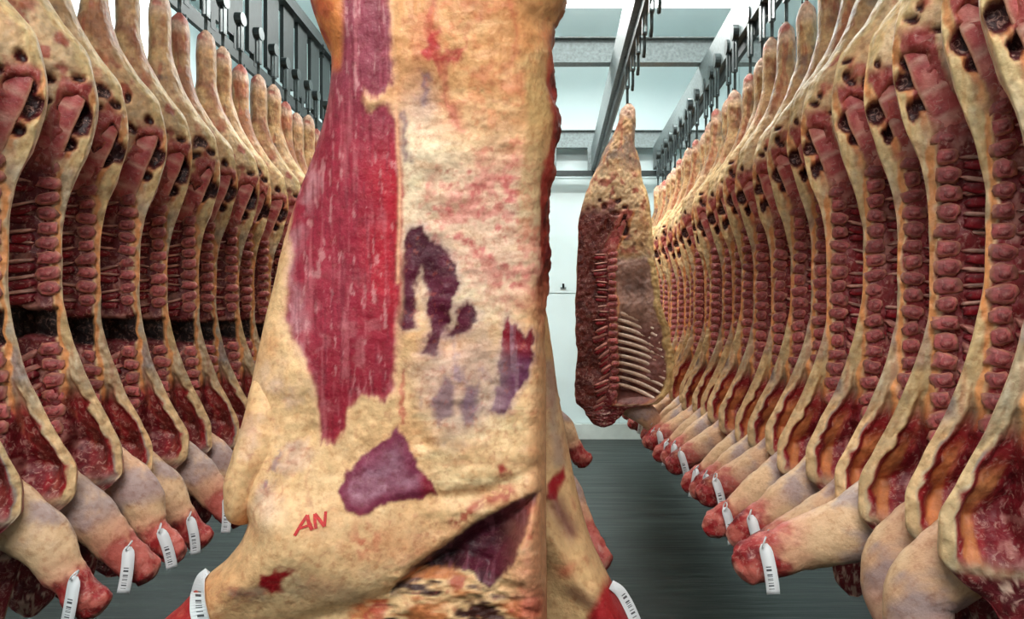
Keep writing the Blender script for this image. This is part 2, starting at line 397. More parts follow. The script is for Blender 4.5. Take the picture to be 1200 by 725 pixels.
    c.lay(lateral * sstep(.15, .6, n3 + .4 * w2) * .8, (170, 60, 50)); c.lay(lateral * sstep(.25, .7, big) * .5, (200, 130, 80))
    m = MD.astype(float)
    # haunch inside
    hz = sstep(.40, .46, zw) * sstep(.98, .86, zw) * m
    c.lay(hz * sstep(.0, .6, w1) * .35, (214, 150, 120))
    c.lay(hz * sstep(.035, .02, e) , (232, 198, 144)); c.lay(hz * sstep(.035, .02, e) * sstep(.2, .8, strk) * .6, (206, 150, 92))
    c.lay(hz * sstep(.15, .5, w1 + .5 * n3) * sstep(.02, .05, e) * .75, (158, 54, 46)); c.lay(hz * sstep(.25, .6, w2 - .3 * n3) * sstep(.02, .05, e) * sstep(.78, .7, zw) * .75, (70, 28, 28))
    dsc = (aw - sp)
    sac = sstep(.44, .5, zw) * sstep(.72, .68, zw) * m
    band = sstep(.042, .034, np.abs(dsc - .012))
    c.lay(sac * sstep(.05, .07, dsc) * .75, (236, 212, 178))
    c.lay(sac * sstep(.0, .5, w2) * sstep(.06, .1, dsc) * sstep(.58, .5, zw) * .8, (150, 40, 46))
    c.lay(sac * band, (172, 72, 68)); c.lay(sac * band * sstep(-.1, .6, strk) * .6, (206, 130, 112)); c.lay(sac * band * sstep(.1, .6, fine) * .5, (130, 30, 40))
    c.lay(sac * sstep(.012, .004, np.abs(dsc + .036)) * .8, (222, 140, 84))
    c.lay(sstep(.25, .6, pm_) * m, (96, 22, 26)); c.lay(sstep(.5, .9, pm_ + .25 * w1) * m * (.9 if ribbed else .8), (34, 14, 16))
    c.lay(sstep(.12, .25, pm_) * sstep(.45, .3, pm_) * m * .6, (196, 120, 90))
    c.lay(m * sstep(.52, .46, zw) * sstep(.36, .42, zw) * sstep(-.02, .0, dsc) * .8, (150, 44, 48))
    # loin and back
    bz = sstep(.47, .42, zw) * m
    c.lay(bz * sstep(-.02, -.008, dsc), (112, 32, 38) if ribbed else (138, 42, 46)); c.lay(bz * sstep(-.02, -.008, dsc) * sstep(-.1, .5, fine) * .7, (92, 22, 32) if ribbed else (112, 26, 36)); c.lay(bz * sstep(.0, .02, dsc) * sstep(.25, .7, w2 + .3 * fine) * .55, (206, 150, 136))
    c.lay(bz * sstep(.10, .12, dsc), (224, 186, 140))
    fl = bz * sstep(-.03, -.040, dsc)
    c.lay(fl, (202, 174, 138)); c.lay(fl * sstep(.0, .6, strk) * .6, (178, 124, 98)); c.lay(fl * sstep(.15, .6, -strk) * .5, (228, 208, 178)); c.lay(fl * sstep(.15, .6, n3) * sstep(.1, -.05, zw) * .65, (136, 122, 128)); c.lay(fl * sstep(.1, .7, big) * .5, (222, 186, 122))
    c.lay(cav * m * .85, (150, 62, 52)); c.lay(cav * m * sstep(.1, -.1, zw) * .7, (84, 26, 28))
    c.lay(bz * sstep(.010, .004, np.abs(dsc + .027)), (220, 148, 92))
    # brisket cut
    br = sstep(-.17, -.24, zw) * sstep(-.47, -.43, zw) * m
    e2 = e + .004 * w1
    c.lay(br * sstep(.026, .032, e2), (146, 34, 40)); 
    c.lay(br * sstep(.04, .048, e2) * sstep(.078, .068, e2) * sstep(-.24, -.30, zw), (120, 40, 36) if ribbed else (200, 122, 74))
    c.lay(br * sstep(.045, .09, e2) * sstep(.1, .5, strk) * .5, (200, 120, 90)); c.lay(br * sstep(.082, .09, e2), (118, 24, 34))
    c.lay(br * sstep(.026, .02, e2), (228, 190, 142)); c.lay(br * sstep(.1, .6, fine + .4 * w2) * sstep(.09, .12, e2) * .4, (214, 160, 148))
    # neck
    nk = sstep(-.455, -.48, zw)
    c.lay(nk, (120, 30, 36)); c.lay(nk * sstep(.1, .5, w1) * .7, (72, 16, 24)); c.lay(nk * sstep(.35, .6, fbm(P0, (80, 80, 45), seed + 77, 3)) * .8, (216, 176, 156)); c.lay(nk * lateral * .7, (206, 150, 108))
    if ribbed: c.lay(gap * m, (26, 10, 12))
    if far:
        c.lay(m * sstep(.80, .66, zw) * sstep(.04, .06, dsc), (112, 40, 32)); c.lay(m * sstep(.8, .66, zw) * sstep(.05, .08, dsc) * sstep(0, .5, w1) * .7, (66, 20, 20))
        ch = m * sstep(-.02, -.03, dsc) * sstep(.45, .40, zw) * sstep(-.45, -.40, zw)
        c.lay(ch, (176, 138, 124)); c.lay(ch * sstep(.1, -.05, zw) * .7, (128, 62, 62)); c.lay(ch * sstep(.05, .035, e), (218, 182, 124)); c.lay(ch * sstep(.42, .2, zw) * sstep(.18, .25, zw) * sstep(.06, .1, e) * sstep(-.06, -.09, dsc) * .7, (60, 26, 24))  # the dark shade high in the belly cavity is put into the colour
        c.lay(lateral * .6, (110, 46, 36))
    # hind shank
    sk = sstep(.90, 1.0, zw)
    c.lay(sk * .8, (206, 160, 112)); c.lay(sk * sstep(.1, .6, strk) * .7, (178, 96, 66)); c.lay(sk * sstep(.1, .5, n3 + .3 * w1) * .7, (112, 96, 92)); c.lay(sk * sstep(.0, .5, -n3 + .4 * w2) * .6, (150, 70, 48)); c.lay(sk * sstep(.2, .6, big + .4 * w1) * .5, (226, 190, 130)); c.lay(sstep(1.23, 1.28, zw) * .8, (226, 186, 160)); c.lay(sstep(1.27, 1.30, zw) * sstep(-.1, .4, w1) * .8, (168, 60, 56))
    c.c = np.clip(c.c * ((.80 if ribbed and not far else .92) + .24 * fine + .14 * w1 + .10 * strk)[:, None], 0, 1)
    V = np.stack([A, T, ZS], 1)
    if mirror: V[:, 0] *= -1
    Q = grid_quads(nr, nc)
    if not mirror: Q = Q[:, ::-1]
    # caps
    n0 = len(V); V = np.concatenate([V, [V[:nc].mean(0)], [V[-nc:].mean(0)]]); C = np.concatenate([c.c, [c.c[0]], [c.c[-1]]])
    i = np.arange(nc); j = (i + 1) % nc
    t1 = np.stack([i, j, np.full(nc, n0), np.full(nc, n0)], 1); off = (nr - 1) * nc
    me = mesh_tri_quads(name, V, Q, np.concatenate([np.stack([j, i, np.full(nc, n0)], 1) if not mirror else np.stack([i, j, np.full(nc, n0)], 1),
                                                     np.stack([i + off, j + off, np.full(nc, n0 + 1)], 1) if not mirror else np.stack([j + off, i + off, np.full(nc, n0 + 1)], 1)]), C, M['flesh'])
    # flip test
    return me
def mesh_tri_quads(name, V, Q, Tr, C, mat):
    me = bpy.data.meshes.new(name); nq, ntr = len(Q), len(Tr)
    me.vertices.add(len(V)); me.vertices.foreach_set('co', np.asarray(V, np.float32).ravel())
    me.loops.add(nq*4 + ntr*3); me.loops.foreach_set('vertex_index', np.concatenate([Q.ravel(), Tr.ravel()]).astype(np.int32))
    me.polygons.add(nq + ntr); me.polygons.foreach_set('loop_start', np.concatenate([np.arange(0, nq*4, 4), nq*4 + np.arange(0, ntr*3, 3)]).astype(np.int32))
    me.update(calc_edges=True); me.validate()
    at = me.color_attributes.new('Col', 'FLOAT_COLOR', 'POINT')
    at.data.foreach_set('color', np.concatenate([C, np.ones((len(C), 1))], 1).astype(np.float32).ravel())
    me.polygons.foreach_set('use_smooth', [True] * len(me.polygons)); me.materials.append(mat)
    return me

def limb_mesh(name, pts, rad, squash, seed, paint, n=36, rows=70, mat=None, lump=.006):
    """a tapering limb lofted along a smoothed path, rounded closed end"""
    pts = np.array(pts, float); k = np.linspace(0, 1, len(pts)); s = np.concatenate([np.linspace(0, .9, rows - 14), .9 + .1 * np.sin(np.linspace(0, np.pi/2, 15))[1:]])
    P = np.stack([curve(k, pts[:, i])(s) for i in range(3)], 1); r = curve(k, rad)(s)
    r = r * np.where(s > .93, np.sqrt(np.clip(1 - ((s - .93) / .07) ** 2, .002, 1)), 1)
    D = np.gradient(P, axis=0); D /= np.linalg.norm(D, axis=1)[:, None]
    e1 = np.cross(D, [0, 1, 0]); e1 /= np.linalg.norm(e1, axis=1)[:, None]; e2 = np.cross(D, e1)
    th = np.linspace(0, 2*np.pi, n, endpoint=False)
    V = P[:, None] + r[:, None, None] * (np.cos(th)[None, :, None] * e1[:, None] + squash * np.sin(th)[None, :, None] * e2[:, None])
    V = V.reshape(-1, 3); sv = np.repeat(s, n); nrm = V - np.repeat(P, n, 0); nrm /= np.linalg.norm(nrm, axis=1)[:, None] + 1e-9
    lum = lump * np.where(sv > .72, 1.8, 1) 
    V = V + nrm * (fbm(V, 16, seed, 4) * lum + fbm(V, 42, seed + 9, 3) * .006 * sstep(.78, .92, sv))[:, None]
    C = paint(V, sv, seed, np.repeat(np.zeros(len(s)), n) + np.tile(np.cos(th), len(s)))
    n0 = len(V); V = np.concatenate([V, [P[0]], [P[-1]]]); C = np.concatenate([C, [C[0]], [C[-1]]])
    i = np.arange(n); j = (i + 1) % n; off = (len(s) - 1) * n
    return mesh_tri_quads(name, V, grid_quads(len(s), n), np.concatenate([np.stack([j, i, np.full(n, n0)], 1), np.stack([i+off, j+off, np.full(n, n0+1)], 1)]), C, mat or M['flesh'])
def leg_paint(V, s, seed, up):
    c = Paint(len(V), (222, 182, 142)); w = fbm(V, 14, seed + 3, 4); f = fbm(V, 55, seed + 4, 3); b = fbm(V, 7, seed + 6, 2)
    c.lay(sstep(0, .7, w) * .55, (232, 206, 178)); c.lay(sstep(.1, .7, b) * .5, (206, 146, 116))
    c.lay(sstep(.25, .4, s) * sstep(.62, .5, s) * sstep(-.2, .4, w + .3 * up) * .75, (150, 128, 134))
    c.lay(sstep(.55, .8, s + .12 * w) * .55, (208, 110, 96))
    red = sstep(.70, .80, s + .10 * w + .05 * f)
    c.lay(red, (158, 40, 42)); c.lay(red * sstep(.05, .4, w + .6 * f) * .7, (204, 112, 98)); c.lay(red * sstep(.1, .5, -w + .5 * f) * .7, (96, 14, 22))
    c.lay(sstep(.96, 1, s) * sstep(.2, .6, f + w) * .7, (222, 170, 150))
    return c.c
def leg_variant(seed, mirror, drop, reach=1.0, fat=1.0):
    pts = [(.03, .150, -.38), (-.07, .130, -.45), (-.18, .095, -.49 - .22*drop), (-.29*reach, .08, -.50 - .62*drop), (-.40*reach, .065, -.52 - drop)]
    if mirror: pts = [(-a, b, c) for a, b, c in pts]
    return limb_mesh('foreleg', pts, [.06*fat, .084*fat, .07*fat, .052*fat, .046*fat], .8, seed, leg_paint), pts

def vert_mesh(seed, mirror, slant, proc):
    """vertebra: pink sawn body, neural notch, spinous process running to the back line"""
    rs = np.random.RandomState(seed); V = []; F = []; C = []
    def blob(cx, cz, rx, rz, t0, t1, col, rot=0, n=12):
        b = len(V); ca, sa = math.cos(rot), math.sin(rot)
        for lvl, (k, t) in enumerate(((1.0, t1), (1.0, t0 + .004), (.72, t0))):
            for i in range(n):
                th = 2*math.pi*i/n; x = rx*k*abs(math.cos(th))**.6*math.copysign(1, math.cos(th)); z = rz*k*abs(math.sin(th))**.6*math.copysign(1, math.sin(th))
                jt = 1 + rs.uniform(-.2, .2)
                V.append(((cx + (x*ca - z*sa)*jt) * (-1 if mirror else 1), t, cz + (x*sa + z*ca)*jt))
                cc = np.array(col[0] if lvl == 2 else col[1], float) * rs.uniform(.74, 1.16); C.append(lin(np.clip(cc, 0, 255)))
        for l in range(2):
            for i in range(n):
                q = (b+l*n+i, b+l*n+(i+1) % n, b+(l+1)*n+(i+1) % n, b+(l+1)*n+i); F.append(q if mirror else q[::-1])
        cap = tuple(b+2*n+i for i in range(n)); F.append(cap if mirror else cap[::-1])
    blob(0, 0, .026, .0192, -.013, .015, ((168, 84, 84), (190, 128, 108)))
    blob(.003, -.001, .015, .011, -.0160, -.005, ((158, 74, 76), (164, 82, 82)), n=10)
    L = proc
    ca, sa = math.cos(slant), math.sin(slant)
    blob(.030 + L*ca/2, -.004 - L*sa/2, L/2, .0055 if slant < .3 else .0095, -.013, .012, ((188, 126, 114) if slant > .3 else (200, 150, 136), (160, 92, 84)), -slant)
    blob(.030 + L*ca/2, -.024 - L*sa/2, L*.45, .013, -.011, .012, ((138, 22, 36), (104, 16, 28)), -slant)
    return mesh_np('vertebra', V, [tuple(f) for f in F], np.array(C), M['flesh'], True)
VERT = {}
for mir in (0, 1):
    VERT[mir] = {'l': [vert_mesh(10*i + mir, mir, .08, .075) for i in range(5)], 't': [vert_mesh(100 + 10*i + mir, mir, .55, .085) for i in range(5)], 's': [vert_mesh(200 + 10*i + mir, mir, .75, .03) for i in range(2)]}
def spine_slots(ribbed, zmin=-.60):
    out = []; z = .445
    while z > zmin:
        if z > .46: kind = 's'; step = .030
        elif z > .05: kind = 'l'; step = .043
        else: kind = 't'; step = .045
        if not (ribbed and -.05 < z < .072): out.append((float(sp_f(z)), z, kind))
        z -= step
    return out
def tag_mesh(seed):
    rs = np.random.RandomState(seed); n = 12; V = []; F = []; uv = []
    ph = rs.uniform(-.6, .6)
    for i in range(n + 1):
        v = i / n; z = -.125 * v; y = -.006 * math.sin(v * 3.0 + ph); x = .006 * math.sin(v * 2.4 + ph)
        hw = .016 * (sstep(0, .12, v) * .55 + .45)
        for sx in (-1, 1): V.append((x + sx * hw, y, z)); uv.append((sx * .5 + .5, v))
    for i in range(n): a = 2*i; F.append((a, a+1, a+3, a+2))
    m2 = len(V); V += [(x, y + .0015, z) for x, y, z in V]; uv += [(0, 0)] * m2
    F += [tuple(m2 + k for k in reversed(f)) for f in F[:n]]
    for i in range(n): F += [(2*i, 2*i+2, m2+2*i+2, m2+2*i), (2*i+1, m2+2*i+1, m2+2*i+3, 2*i+3)]
    F += [(0, m2, m2+1, 1), (2*n, 2*n+1, m2+2*n+1, m2+2*n)]
    me = mesh_np('tag', V, F, None, M['tag'], True); u = me.uv_layers.new(name='UVMap')
    for l in me.loops: u.data[l.index].uv = uv[l.vertex_index]
    return me
TAGS = [tag_mesh(i) for i in range(4)]
TIE = MB().tube([(.006*math.cos(a), .012*math.sin(a) - .004, .004 + .012*math.cos(a)) for a in np.linspace(0, 6.0, 14)], .0022, 6).mesh('tie', M['tie'], True)

BODY = {0: [side_mesh('body', 11 + i, 0, False) for i in range(3)], 1: [side_mesh('body', 31 + i, 1, True) for i in range(3)]}
LEG = {0: [leg_variant(51, 0, .13), leg_variant(52, 0, .15, .95), leg_variant(53, 0, .17, .97), leg_variant(57, 0, .11, 1.12, 1.15), leg_variant(58, 0, .36, .55)],
       1: [leg_variant(54, 1, .20, .80), leg_variant(55, 1, .18, .85), leg_variant(56, 1, .21, .76)]}
SPINE_FAR = {}
def sacrum_paint(V, s_, seed, up):
    c = Paint(len(V), (176, 74, 72)); w = fbm(V, 30, seed + 3, 4); st = fbm(V, 90, seed + 4, 3)
    c.lay(sstep(0, .6, w) * .6, (206, 130, 116)); c.lay(sstep(.1, .6, -w + .3 * st) * .6, (132, 34, 44)); c.lay(sstep(.75, .95, np.abs(up)) * .6, (226, 180, 150))
    for q in (.3, .5, .7): c.lay(np.exp(-((s_ - q - .02 * w) / .02) ** 2) * .6, (222, 180, 160))
    return c.c
def sacrum_mesh(seed, mirror):
    pts = [(-.046, .006, .71), (-.018, -.004, .645), (.020, -.008, .565), (.058, -.006, .48), (.092, .006, .40)]
    if mirror: pts = [(-a, b, c) for a, b, c in pts]
    return limb_mesh('sacrum', pts, [.018, .032, .041, .044, .034], .36, seed, sacrum_paint, 20, 44, lump=.003)
SACRUM = {m_: [sacrum_mesh(80 + i + 5 * m_, m_) for i in range(2)] for m_ in (0, 1)}
def joined_spine(mir, ribbed):
    key = (mir, ribbed)
    if key in SPINE_FAR: return SPINE_FAR[key]
    V = []; F = []; C = []
    for k, (a, z, kind) in enumerate(spine_slots(ribbed)):
        me = VERT[mir][kind][k % len(VERT[mir][kind])]; b = len(V); x0 = -a if mir else a
        cc = np.zeros(len(me.vertices)*4, np.float32); me.color_attributes['Col'].data.foreach_get('color', cc); C.append(cc.reshape(-1, 4)[:, :3])
        V += [(v.co.x + x0, v.co.y, v.co.z + z) for v in me.vertices]; F += [tuple(b + i for i in p.vertices) for p in me.polygons]
    SPINE_FAR[key] = mesh_np('spine', V, F, np.concatenate(C), M['flesh'], True); return SPINE_FAR[key]

def beef_side(x, y, rz, mir, label, group, var=0, legvar=0, near=True, tagged=True, scale=1.0, dz=0.0, ribbed=None, body=None, shank=.147):
    ribbed = bool(mir) if ribbed is None else ribbed
    t = empty('beef_side', (x, y, CAMZ + dz), rz); t.scale = (scale, scale, 1); tag(t, label, 'beef side', group)
    obj('body', body or BODY[mir][var % 3], t)
    lm, pts = LEG[mir][legvar % len(LEG[mir])]
    lg = obj('foreleg', lm, t)
    slots = spine_slots(ribbed, -.60 if body is None else -.44)
    if near:
        for k, (a, z, kind) in enumerate(slots):
            v = VERT[mir][kind]; o = obj('vertebra', v[k % len(v)], t, (-a if mir else a, random.uniform(-.013, -.006), z), (0, random.uniform(-.22, .22), random.uniform(-.15, .15))); o.scale = (random.uniform(.82, 1.16), 1, random.uniform(.84, 1.1))
    else:
        obj('spine', joined_spine(mir, ribbed), t, (0, -.009, 0))['kind'] = 'stuff'
    obj('sacrum', SACRUM[mir][var % 2], t)
    if tagged:
        a, b, c = pts[3]; q = .35; a += (pts[4][0]-a)*q; c += (pts[4][2]-c)*q
        # small sub-part: the tie holds the tag through a slit in the leg
        g = obj('tag', TAGS[(var + legvar) % 4], t, (a, b - .060, c + .045), (R(random.uniform(-8, 4)), R(random.uniform(-14, 14)), -rz * .6 + R(random.uniform(-25, 25))))
        obj('tie', TIE, g)
    c_, s_ = math.cos(rz), math.sin(rz); ax = (-shank if mir else shank) * scale
    return t, (x + ax*c_, y + ax*s_)

ORD = ['nearest', 'second', 'third', 'fourth', 'fifth', 'sixth', 'seventh', 'eighth', 'ninth', 'tenth', 'eleventh', 'twelfth', 'thirteenth', 'fourteenth', 'fifteenth', 'sixteenth', 'seventeenth', 'eighteenth', 'nineteenth', 'twentieth', 'twenty-first', 'twenty-second', 'twenty-third', 'twenty-fourth', 'twenty-fifth', 'twenty-sixth', 'twenty-seventh', 'twenty-eighth', 'twenty-ninth', 'thirtieth']
NR = 27; NL = 20
RND = random.Random(3)
RY = [1.60, 1.79, 2.02, 2.25, 2.49]
for k in range(NR):
    yy = RY[k] if k < 5 else RY[-1] + .258 * (k - 4) + RND.uniform(-.012, .012)
    extra = {0: 'cut off by the right edge', 1: 'sawn backbone seen at full height', 2: 'thick foreleg held out low'}.get(k, 'showing its sawn red backbone')
    lab = f'{ORD[k]} beef side from the camera, right-hand row, {extra}'
    o, (hx, hy) = beef_side(0.90 + RND.uniform(-.015, .015), yy, R(-18 + RND.uniform(-4, 4)), 0, lab, 'beef sides in the right-hand row', k, 3 if k == 2 else (4 if k < 2 else k % 3), near=k < 11, scale=RND.uniform(.97, 1.03), dz=RND.uniform(-.02, .02))
    meat_hook(hx, hy, CAMZ + 1.60, f'steel trolley hook holding the {ORD[k]} beef side of the right-hand row', 1.0)
yy = 2.02
for k in range(NL):
    extra = 'with a notch sawn through its backbone'
    if k == 0: extra = 'cut off by the left edge'
    lab = f'{ORD[k]} beef side from the camera, left-hand row, {extra}'
    o, (hx, hy) = beef_side(-1.42 + RND.uniform(-.015, .015), yy, R(20 + RND.uniform(-4, 4)), 1, lab, 'beef sides in the left-hand row', k, k % 3, near=k < 11, scale=RND.uniform(.97, 1.03), dz=RND.uniform(-.02, .03))
    meat_hook(hx, hy, CAMZ + 1.52, f'dark trolley hook holding the {ORD[k]} beef side of the left-hand row', .72)
    yy += .235 + RND.uniform(-.012, .012)

# ------------------------------------------------------------------ the far beef side seen from inside, with ribs
FAV = [-.065, -.09, -.10, -.10, -.115, -.14, -.17, -.19, -.20, -.215, -.24, -.27, -.30, -.33, -.33, -.30, -.24, -.16, -.06, -.02, .01, .03, .07]
FAD = [-.035, -.01, .0, .05, .115, .165, .205, .235, .255, .26, .26, .255, .25, .25, .255, .26, .25, .23, .21, .2, .18, .15, .11]
far_body = side_mesh('body', 71, 1, False, FAV, FAD, True)
o, (hx, hy) = beef_side(0.41, 5.1, R(0), 1, 'lone beef side hanging far down the aisle, opened ribcage facing the camera', None, 0, 1, near=True, tagged=False, ribbed=False, body=far_body, shank=-.05)
meat_hook(hx, hy, CAMZ + 1.60, 'steel trolley hook holding the lone far beef side')
for k in range(11):
    z = .10 - k * .043; a0 = float(sp_f(z)) - .02; a1 = a0 - .23 - .06 * math.sin(k / 10 * 3)
    pts = [(-(a0 + (a1 - a0) * u), -.006 + .05 * math.sin(u * 2.6), z - .05 * u - .05 * u * u) for u in np.linspace(0, 1, 8)]
    mb = MB().tube(pts, [.010, .011, .012, .012, .012, .012, .011, .008], 8)
    C = np.tile(lin((222, 196, 178)), (len(mb.v), 1)) * (1 + .15 * fbm(np.array(mb.v), 60, k, 2))[:, None]
    obj('rib', mesh_np('rib', mb.v, mb.f, C, M['flesh']), o)
o, (hx, hy) = beef_side(-.10, 4.40, R(10), 1, 'brown beef side half hidden behind the big front side, lower foreleg showing', None, 1, 0, near=False, tagged=False)
meat_hook(hx, hy, CAMZ + 1.60, 'steel trolley hook holding the half hidden brown beef side')
o, (hx, hy) = beef_side(-.155, 2.62, R(-36), 1, 'beef side behind the front pair, only its raw red leg stump showing', None, 2, 1, near=False, tagged=True)
meat_hook(hx, hy, CAMZ + 1.60, 'steel trolley hook holding the beef side behind the front pair')

# ------------------------------------------------------------------ the big front sides, seen from outside
class FrontSide:
    """a side of beef lofted from its outline (points measured 1.8 m off, at 1/555.6 m per unit), rounded front, flat cut back"""
    def __init__(s, left, right, depth_tab, yfront, ref, lw, rw, relief, seed, ragged=0, k=.07):
        s.k = k; s.ref = ref; s.y0 = yfront; s.seed = seed; s.ragged = ragged
        s.xl = curve([q for x, q in left], [x for x, q in left]); s.xr = curve([q for x, q in right], [x for x, q in right])
        s.T = curve([q for q, d in depth_tab], [d for q, d in depth_tab]); s.lw = curve(*lw); s.rw = curve(*rw); s.relief = relief
    def prof(s, p, q):
        xl, xr = s.edges(q)
        el = np.clip((p - xl) / s.lw(q), 0, 1); er = np.clip((xr - p) / s.rw(q), 0, 1)
        return np.sqrt(np.clip(1 - (1 - el) ** 2.2, 0, 1)) * np.sqrt(np.clip(1 - (1 - er) ** 2.2, 0, 1))
    def h(s, p, q):
        prof = s.prof(p, q)
        pa, qa = s.pat(p, q, prof); return prof * s.T(q) + prof * s.relief(pa, qa)
    def pat(s, p, q, prof):   # the bulging middle of the side carries its marks on a slightly smaller scale than its rim
        g = 1 + s.k * prof; return 645 + (p - 645) * g, 385 + (q - 385) * g
    def unpat(s, p, q):
        a, b = p, q
        for _ in range(4):
            g = 1 + s.k * s.prof(a, b); a, b = 645 + (p - 645) / g, 385 + (q - 385) / g
        return a, b
    def edges(s, q):
        return s.xl(q), s.xr(q)
    def pt(s, p, q, off=0.0):
        p = np.atleast_1d(np.asarray(p, float)); q = np.atleast_1d(np.asarray(q, float))
        return np.stack([(p - 645) / s.ref, s.y0 + .16 - s.h(p, q) - off, (385 - q) / s.ref], 1)
    def mesh(s, name, q0, q1, nf, nb, step, paint):
        q = np.concatenate([np.arange(q0, -40, 8), np.arange(max(-40, q0), min(770, q1), step), np.arange(770, q1, 6)]); nr = len(q)
        uf = np.linspace(0, 1, nf); uf = .6 * uf + .4 * (.5 - .5 * np.cos(np.pi * uf)); ub = np.linspace(1, 0, nb + 2)[1:-1]
        nc = nf + nb
        Qv = np.repeat(q, nc); U = np.tile(np.concatenate([uf, ub]), nr); FR = np.tile(np.concatenate([np.ones(nf), np.zeros(nb)]), nr) > .5
        xl, xr = s.edges(Qv); Pv = xl + (xr - xl) * U
        V = s.pt(Pv, Qv)
        Qn = np.stack([Qv * .02, V[:, 1] * 12, Qv * 0], 1)
        jit = 1.5 * fbm(Qn, 1.0, s.seed, 4) * np.exp(-(Pv - xl) / 8) + s.ragged * fbm(Qn, 2.2, s.seed + 5, 4) * np.exp(-(xr - Pv) / 7) * sstep(460, 300, Qv)
        V[:, 0] += jit / s.ref
        bk = s.y0 + .16 + np.sin(np.pi * np.clip(U, 0, 1)) ** .6 * np.minimum(.05, s.T(Qv) * .5)
        V[:, 1] = np.where(FR, V[:, 1], bk)
        pa, qa = s.pat(Pv, Qv, s.prof(Pv, Qv)); C = paint(pa, qa, V, FR, xr - Pv, Pv - xl)
        n0 = len(V); V = np.concatenate([V, [V[:nc].mean(0)], [V[-nc:].mean(0)]]); C = np.concatenate([C, [C[0]], [C[-1]]])
        i = np.arange(nc); j = (i + 1) % nc; off = (nr - 1) * nc
        return mesh_tri_quads(name, V, grid_quads(nr, nc)[:, ::-1], np.concatenate([np.stack([i, j, np.full(nc, n0)], 1), np.stack([j+off, i+off, np.full(nc, n0+1)], 1)]), C, M['flesh_main'])

SEAM = [(462, -60), (458, 60), (463, 130), (470, 200), (468, 300), (463, 380), (470, 450), (492, 520)]
MUSCLE = [(407, -120), (455, -120), (457, 60), (459, 100), (440, 118), (424, 108), (430, 132), (452, 120), (466, 145), (468, 230), (466, 330), (462, 400), (460, 455), (445, 468), (420, 462), (405, 478), (402, 500), (388, 520), (372, 522), (370, 490), (368, 455), (358, 425), (342, 395), (330, 365), (333, 335), (345, 300), (338, 262), (342, 225), (352, 165), (376, 100), (398, 50)]
RIMPOLY = [(380, 150), (365, 180), (345, 235), (330, 320), (330, 380), (352, 430), (362, 380), (350, 330), (360, 270), (380, 210)]
OVAL = [(395, 575), (404, 552), (425, 535), (450, 515), (464, 503), (474, 520), (488, 545), (505, 568), (510, 580), (480, 585), (450, 592), (425, 606), (404, 598)]
WEDGE = [(452, 700), (485, 664), (520, 640), (560, 612), (600, 592), (632, 578), (618, 622), (600, 660), (575, 692), (545, 674), (515, 676)]
def relief_main(p, q):
    P = np.stack([p * .01, q * .01, p * 0], 1)
    fatm = sstep(-4, 8, poly_sdf(p, q, MUSCLE)); low = 1 - .6 * sstep(540, 620, q) * sstep(520, 440, p)
    r = 0.009 * fbm(P, (1.2, 1.6, 1), 201, 3) * (.45 + .55 * fatm) * low
    r += .0022 * fbm(P, (3.0, 9.0, 1), 203, 4) * sstep(465, 500, p) * sstep(80, 150, q)      # crosswise wrinkles in the fat
    r += .0016 * fbm(P, (12, 3, 1), 204, 3) * .8 + .0018 * fbm(P, (9, 9, 1), 206, 4) * fatm * low
    ds = line_d(p, q, SEAM); r -= .009 * np.exp(-(ds / 9) ** 2)
    r += .008 * np.exp(-((p - 415) / 55) ** 2) * sstep(520, 440, q)
    dm = poly_sdf(p, q, MUSCLE); r -= .004 * sstep(4, -6, dm)
    # loose flank lobe at the left, above the foreleg
    lob = poly_sdf(p, q, [(270, 590), (283, 614), (302, 598), (330, 560), (360, 500), (368, 440), (300, 430), (270, 560)])
    r -= .010 * np.exp(-(line_d(p, q, [(280, 618), (302, 602), (335, 565), (362, 505)]) / 9) ** 2)
    # shoulder, foreleg
    r += .05 * np.exp(-(((p - 380) / 120) ** 2 + ((q - 650) / 75) ** 2)) + .02 * np.exp(-(((p - 320) / 35) ** 2 + ((q - 605) / 25) ** 2))
    r += .035 * np.exp(-(line_d(p, q, [(330, 640), (180, 740)]) / 45) ** 2)
    r += .008 * sstep(4, -12, poly_sdf(p, q, OVAL))
    r -= .05 * sstep(6, -20, poly_sdf(p, q, WEDGE))
    r += .035 * np.exp(-(((p - 622) / 34) ** 2 + ((q - 660) / 80) ** 2))
    r -= .012 * np.exp(-(line_d(p, q, [(510, 585), (560, 585), (600, 565), (640, 545)]) / 10) ** 2)
    r -= .02 * np.exp(-(line_d(p, q, [(250, 770), (350, 742), (450, 705), (520, 668)]) / 16) ** 2)
    r -= .014 * np.exp(-(line_d(p, q, [(505, 290), (500, 360), (530, 400)]) / 16) ** 2)
    r += .02 * np.exp(-(((p - 560) / 90) ** 2 + ((q - 10) / 120) ** 2))
    # neck stringy folds
    r += .010 * fbm(P, (4, 10, 1), 207, 4) * sstep(655, 690, q) * sstep(420, 480, p)
    return r
